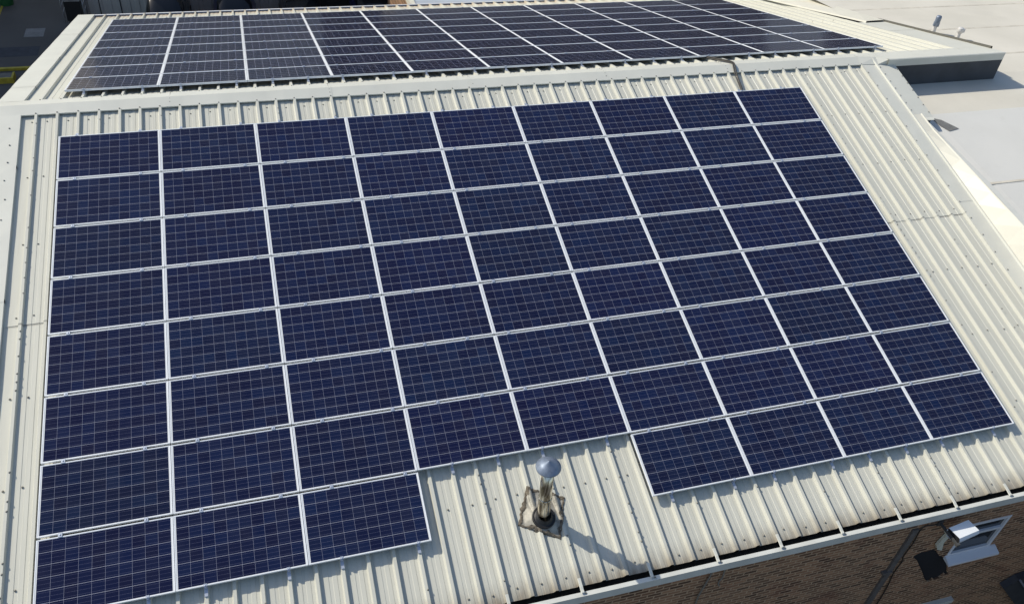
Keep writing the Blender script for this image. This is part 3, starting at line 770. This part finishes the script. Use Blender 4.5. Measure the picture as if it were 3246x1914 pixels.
# two pipes standing on the flat roof
def roof_pipe(x, y, r, h, kind, label):
    z0 = zr(y); T = thing('vent_pipe', label, 'vent pipe', (x, y, z0), 'vent pipes on the flat roof')
    MM = Matrix.Translation((x, y, z0)); mt = simple('vent_plastic', (0.62, 0.60, 0.57), 0.45, 0, 0.12, 20)
    m = MB(); m.lathe([(r, 0), (r, h)], MM, 20); m.build('pipe', mt, T)
    m = MB()
    if kind == 'cowl':
        m.lathe([(r * 1.15, h - 0.24), (r * 1.35, h - 0.2), (r * 1.4, h), (r * 1.1, h + 0.04), (0, h + 0.05)], MM, 20)
        for k in range(6):
            a = k * 1.05; m.box((r * 1.3 * math.cos(a), r * 1.3 * math.sin(a), h - 0.2), (0.02, 0.02, 0.12), MM)
        m.build('cowl', M_CAP, T)
    else:
        m.lathe([(r * 1.05, h - 0.13), (r * 1.5, h - 0.12), (r * 1.5, h), (r * 1.3, h + 0.015), (0, h + 0.015)], MM, 20)
        m.box((r * 1.5, -r * 0.2, h - 0.06), (0.07, 0.09, 0.10), MM); m.build('cap', mt, T)
roof_pipe(22.08, 4.12, 0.055, 0.46, 'cowl', 'taller white vent pipe with a dark slatted cowl beyond the verge')
roof_pipe(22.40, 3.52, 0.052, 0.31, 'cap', 'shorter white vent pipe with a wide cap beyond the verge')

# ------------------------------------------------------------------ yard and buildings behind
def corr_mat(name, col, period, axis):
    m, t, b = nt(name); g = N(t, 'ShaderNodeNewGeometry').outputs['Position']
    c = mix(t, ramp(t, noise(t, 1.2, 5, g), 0.3, 0.7), [v * 0.85 for v in col], col); L(t, c, b.inputs['Base Color']); b.inputs['Roughness'].default_value = 0.6
    return m
M_CORR = corr_mat('grey_corrugated', (0.56, 0.53, 0.48), 0.2, 0)
CBD = thing('corrugated_building', 'grey corrugated shed standing beyond the far eave with cars in front', 'building', (2, 24, -7.5))
m = MB(); rows = [[], []]
x = -2.75
while x < 6.6:
    for dx, dy in ((0, 0), (0.03, -0.03), (0.17, -0.03), (0.20, 0), (0.33, 0)):
        for j, z in enumerate((-7.5, 1.5)): rows[j].append((x + dx, 23.1 + dy, z))
    x += 0.36
m.grid(rows); m.build('cladding', M_CORR, CBD)
m = MB(); m.face([(-2.75, 23.1, -7.5), (-2.75, 40, -7.5), (-2.75, 40, 1.5), (-2.75, 23.1, 1.5)]); m.face([(-2.75, 23.1, 1.5), (-2.75, 40, 1.5), (6.6, 40, 1.5), (6.6, 23.1, 1.5)]); m.build('side_wall', M_CORR, CBD)
BB = thing('brick_annex', 'dark brick building in shade between the grey shed and blue roof', 'building', (8.6, 24, -7.5))
m = MB(); m.box((36.6, 28.0, -2.0), (59.9, 9.6, 11.0)); m.build('wall', brick_mat('dark_brick', (0.03, 0.026, 0.024), (0.06, 0.05, 0.045), (0.05, 0.045, 0.04)), BB)  # only the left end is seen; the long run is added to darken far-array reflections
m = MB(); m.box((36.6, 28.0, 3.55), (60.1, 9.8, 0.1)); m.build('roof', M_DARKCLAD, BB)
m = MB(); m.box((30.4, 23.15, -1.5), (3.4, 0.1, 10.0)); m.build('reflection_panel', M_CORR, BB)  # unseen pale panel added to give the far array a light reflection
WG = thing('blue_roof_wing', 'low wing with a pale blue flat roof and cream edge past the far eave', 'building', (16, 14, -7.5))
m = MB(); m.box((18.9, 15.5, -3.1), (20.2, 6.6, 0.2)); m.build('roof', simple('blue_grey_roof', (0.43, 0.47, 0.53), 0.5, 0, 0.1, 0.7), WG)
m = MB(); m.box((8.72, 15.5, -3.06), (0.16, 6.7, 0.26)); m.build('verge_trim', M_UPST, WG)
m = MB(); m.box((18.95, 15.5, -5.4), (20.0, 6.2, 4.2)); m.build('wall', M_BRICK, WG)
TB = thing('shade_block', 'tall unseen grey block added to shade the yard, out of view left', 'building', (-22, 32, -7.5))
m = MB(); m.box((-24.5, 33, 0.5), (22, 26, 16)); m.build('wall', simple('grey_render', (0.3, 0.3, 0.29), 0.8, 0, 0.1, 1), TB)  # unseen block, added to keep direct sun off the yard
m = MB(); m.box((-24.5, 33, 8.6), (22.4, 26.4, 0.2)); m.build('roof', M_DARKCLAD, TB)

def sheet(name, x0, x1, y0, y1, mat, z):
    m = MB(); m.face([(x0, y0, z), (x1, y0, z), (x1, y1, z), (x0, y1, z)]); tag(m.build(name, mat), None, None, kind='structure')
sheet('concrete_patch', -5.06, -4.35, 21.22, 22.02, simple('worn_concrete', (0.22, 0.22, 0.21), 0.9, 0, 0.2, 5), -7.496)
sheet('tarmac_patch', -5.9, -4.36, 19.5, 20.34, simple('dark_tarmac', (0.045, 0.05, 0.06), 0.85, 0, 0.2, 5), -7.496)
M_YEL = simple('yellow_paint', (0.42, 0.34, 0.03), 0.7, 0, 0.25, 6)
m = MB(); m.box((-5.6, 18.37, -7.45), (2.3, 0.13, 0.10)); tag(m.build('yellow_kerb', M_YEL), 'long straight yellow painted kerb in the shaded yard', 'kerb')
PL = thing('loading_plinth', 'grey loading plinth edged in yellow paint beside the yellow kerb', 'plinth', (-5.6, 17.75, -7.5))
m = MB(); m.box((-5.75, 17.58, -7.41), (1.6, 0.42, 0.18)); m.build('slab', simple('plinth_concrete', (0.18, 0.17, 0.14), 0.9, 0, 0.2, 6), PL)
m = MB(); m.box((-5.72, 17.335, -7.395), (1.7, 0.07, 0.21)); m.box((-4.915, 17.585, -7.395), (0.07, 0.43, 0.21)); m.build('yellow_edge', M_YEL, PL)
m = MB(); m.box((-6.25, 23.6, -7.494), (0.09, 3.4, 0.006)); tag(m.build('yellow_line', M_YEL), None, None, kind='structure')
GB = thing('green_bin', 'round green lidded bin standing at the end of the yellow line', 'bin', (-6.1, 24.6, -7.5))
M_GRN = simple('green_plastic', (0.02, 0.11, 0.035), 0.45)
m = MB(); m.lathe([(0.26, 0), (0.31, 0.5), (0.31, 0.55)], Matrix.Translation((-6.1, 24.6, -7.5)), 24); m.build('body', M_GRN, GB)
m = MB(); m.lathe([(0.33, 0.55), (0.33, 0.6), (0.27, 0.72), (0.14, 0.79), (0, 0.81)], Matrix.Translation((-6.1, 24.6, -7.5)), 24); m.build('lid', M_GRN, GB)

# hooped cage trolley with its dark bin, and a second hoop
TR = thing('cage_trolley', 'grey tubular cage trolley holding a black bin in the yard', 'trolley', (-3.1, 22.6, -7.5))
M_GALV = simple('galvanised_tube', (0.42, 0.44, 0.45), 0.5, 0.4)
def hoop(x0, x1, y, z0, z1, r=0.02):
    return [(x0, y, z0), (x0, y, z1 - 0.12), (x0 + 0.04, y, z1 - 0.03), (x0 + 0.12, y, z1), (x1 - 0.12, y, z1), (x1 - 0.04, y, z1 - 0.03), (x1, y, z1 - 0.12), (x1, y, z0)]
for y in (22.25, 23.0):
    m = MB(); m.tube(hoop(-3.62, -2.83, y, -7.4, -6.35), 0.022, 8); m.build('hoop', M_GALV, TR)
m = MB(); m.box((-3.24, 22.65, -7.0), (0.6, 0.5, 0.8)); m.build('bin', M_RUBBER, TR)
m = MB()
for z in (-7.0, -6.7): m.tube([(-3.62, 22.25, z), (-3.62, 23.0, z)], 0.012, 6); m.tube([(-2.83, 22.25, z), (-2.83, 23.0, z)], 0.012, 6)
m.build('side_rail', M_GALV, TR)
PO = MB(); PO.tube([(-3.45, 23.35, -7.5), (-3.45, 23.35, -4.2)], 0.05, 12)
tag(PO.build('steel_post', M_GALV), 'thin grey steel post standing behind the cage trolley', 'post')
m = MB(); m.tube(hoop(-2.25, -1.45, 22.6, -7.5, -6.35), 0.022, 8); tag(m.build('barrier_hoop', M_DST), 'dark steel hoop barrier before the grey corrugated wall', 'barrier')

# parked cars behind the far eave
M_TYRE = simple('tyre_rubber', (0.015, 0.015, 0.015), 0.8); M_CGL = simple('car_glass', (0.01, 0.012, 0.014), 0.08)
M_LAMP = simple('tail_lamp', (0.2, 0.01, 0.01), 0.3)
def car(x, y, paint, label, roof_h, w=1.72):
    T = thing('parked_car', label, 'car', (x, y, -7.5), 'cars parked along the corrugated wall')
    hw = w / 2
    # stations along the length: (y offset, half width, sill z, shoulder z)
    st = [(-2.05, 0.62, 0.35, 0.62), (-1.95, 0.80, 0.25, 0.74), (-1.3, 0.97, 0.22, 0.86), (-0.6, 1.0, 0.22, 0.93), (0.6, 1.0, 0.22, 0.95), (1.6, 0.97, 0.22, 0.97), (1.98, 0.86, 0.28, 0.92), (2.05, 0.74, 0.38, 0.8)]
    m = MB(); rows = []
    for yo, k, z0, z1 in st:
        a = hw * k; r = []
        for fx, fz in ((-0.9, 0), (-1, 0.12), (-1, 0.62), (-0.96, 0.86), (-0.86, 0.97), (-0.5, 1.02), (0, 1.035), (0.5, 1.02), (0.86, 0.97), (0.96, 0.86), (1, 0.62), (1, 0.12), (0.9, 0)):
            r.append((x + a * fx, y + yo, -7.5 + z0 + (z1 - z0) * fz))
        rows.append(r)
    m.grid(rows, smooth=True); m.face(rows[0]); m.face(rows[-1][::-1]); m.build('body', paint, T)
    def cab(z0, z1, inset, st2, name, mat):
        m = MB(); rows = []
        for yo, k, za, zb in st2:
            a = hw * k; rows.append([(x - a, y + yo, -7.5 + za), (x - a * 0.93, y + yo, -7.5 + za + (zb - za) * 0.7), (x - a * 0.78, y + yo, -7.5 + za + (zb - za) * 0.95), (x - a * 0.4, y + yo, -7.5 + zb), (x + a * 0.4, y + yo, -7.5 + zb), (x + a * 0.78, y + yo, -7.5 + za + (zb - za) * 0.95), (x + a * 0.93, y + yo, -7.5 + za + (zb - za) * 0.7), (x + a, y + yo, -7.5 + za)])
        m.grid(rows, smooth=True); m.build(name, mat, T)
    R = roof_h
    cab(0, 0, 0, [(-0.85, 0.86, 0.90, 0.93), (-0.2, 0.83, 0.92, R - 0.06), (0.1, 0.82, 0.93, R - 0.012), (1.1, 0.82, 0.93, R - 0.02), (1.62, 0.84, 0.93, R - 0.22), (1.92, 0.84, 0.92, 0.97)], 'windows', M_CGL)
    cab(0, 0, 0, [(-0.18, 0.74, R - 0.12, R - 0.045), (0.1, 0.77, R - 0.10, R + 0.004), (0.6, 0.78, R - 0.10, R + 0.015), (1.1, 0.77, R - 0.12, R - 0.004), (1.5, 0.75, R - 0.2, R - 0.12)], 'roof', paint)
    for sx in (-1, 1):
        for yo in (-1.25, 1.3):
            m = MB(); MM = Matrix.Translation((x + sx * (hw - 0.10), y + yo, -7.5 + 0.31)) @ Matrix.Rotation(math.pi / 2, 4, 'Y'); m.lathe([(0, -0.1), (0.31, -0.1), (0.31, 0.1), (0, 0.1)], MM, 20, False); m.build('wheel', M_TYRE, T)
        m = MB(); m.box((x + sx * hw * 0.66, y + 2.02, -7.5 + 0.78), (0.24, 0.05, 0.12)); m.build('tail_lamp', M_LAMP, T)
P_BLK = simple('black_car_paint', (0.012, 0.012, 0.013), 0.3); P_NAVY = simple('navy_car_paint', (0.012, 0.012, 0.045), 0.3)
car(0.42, 21.0, P_BLK, 'black parked car nearest the hoop barrier, with a grey wall behind', 1.62)
car(3.05, 21.0, P_NAVY, 'navy parked car between two black ones by the grey shed', 1.62)
car(5.72, 20.9, P_BLK, 'black parked car beside the start of the dark brick wall', 1.40)
car(8.70, 20.8, P_NAVY, 'dark blue parked car in front of the dark brick wall', 1.45)
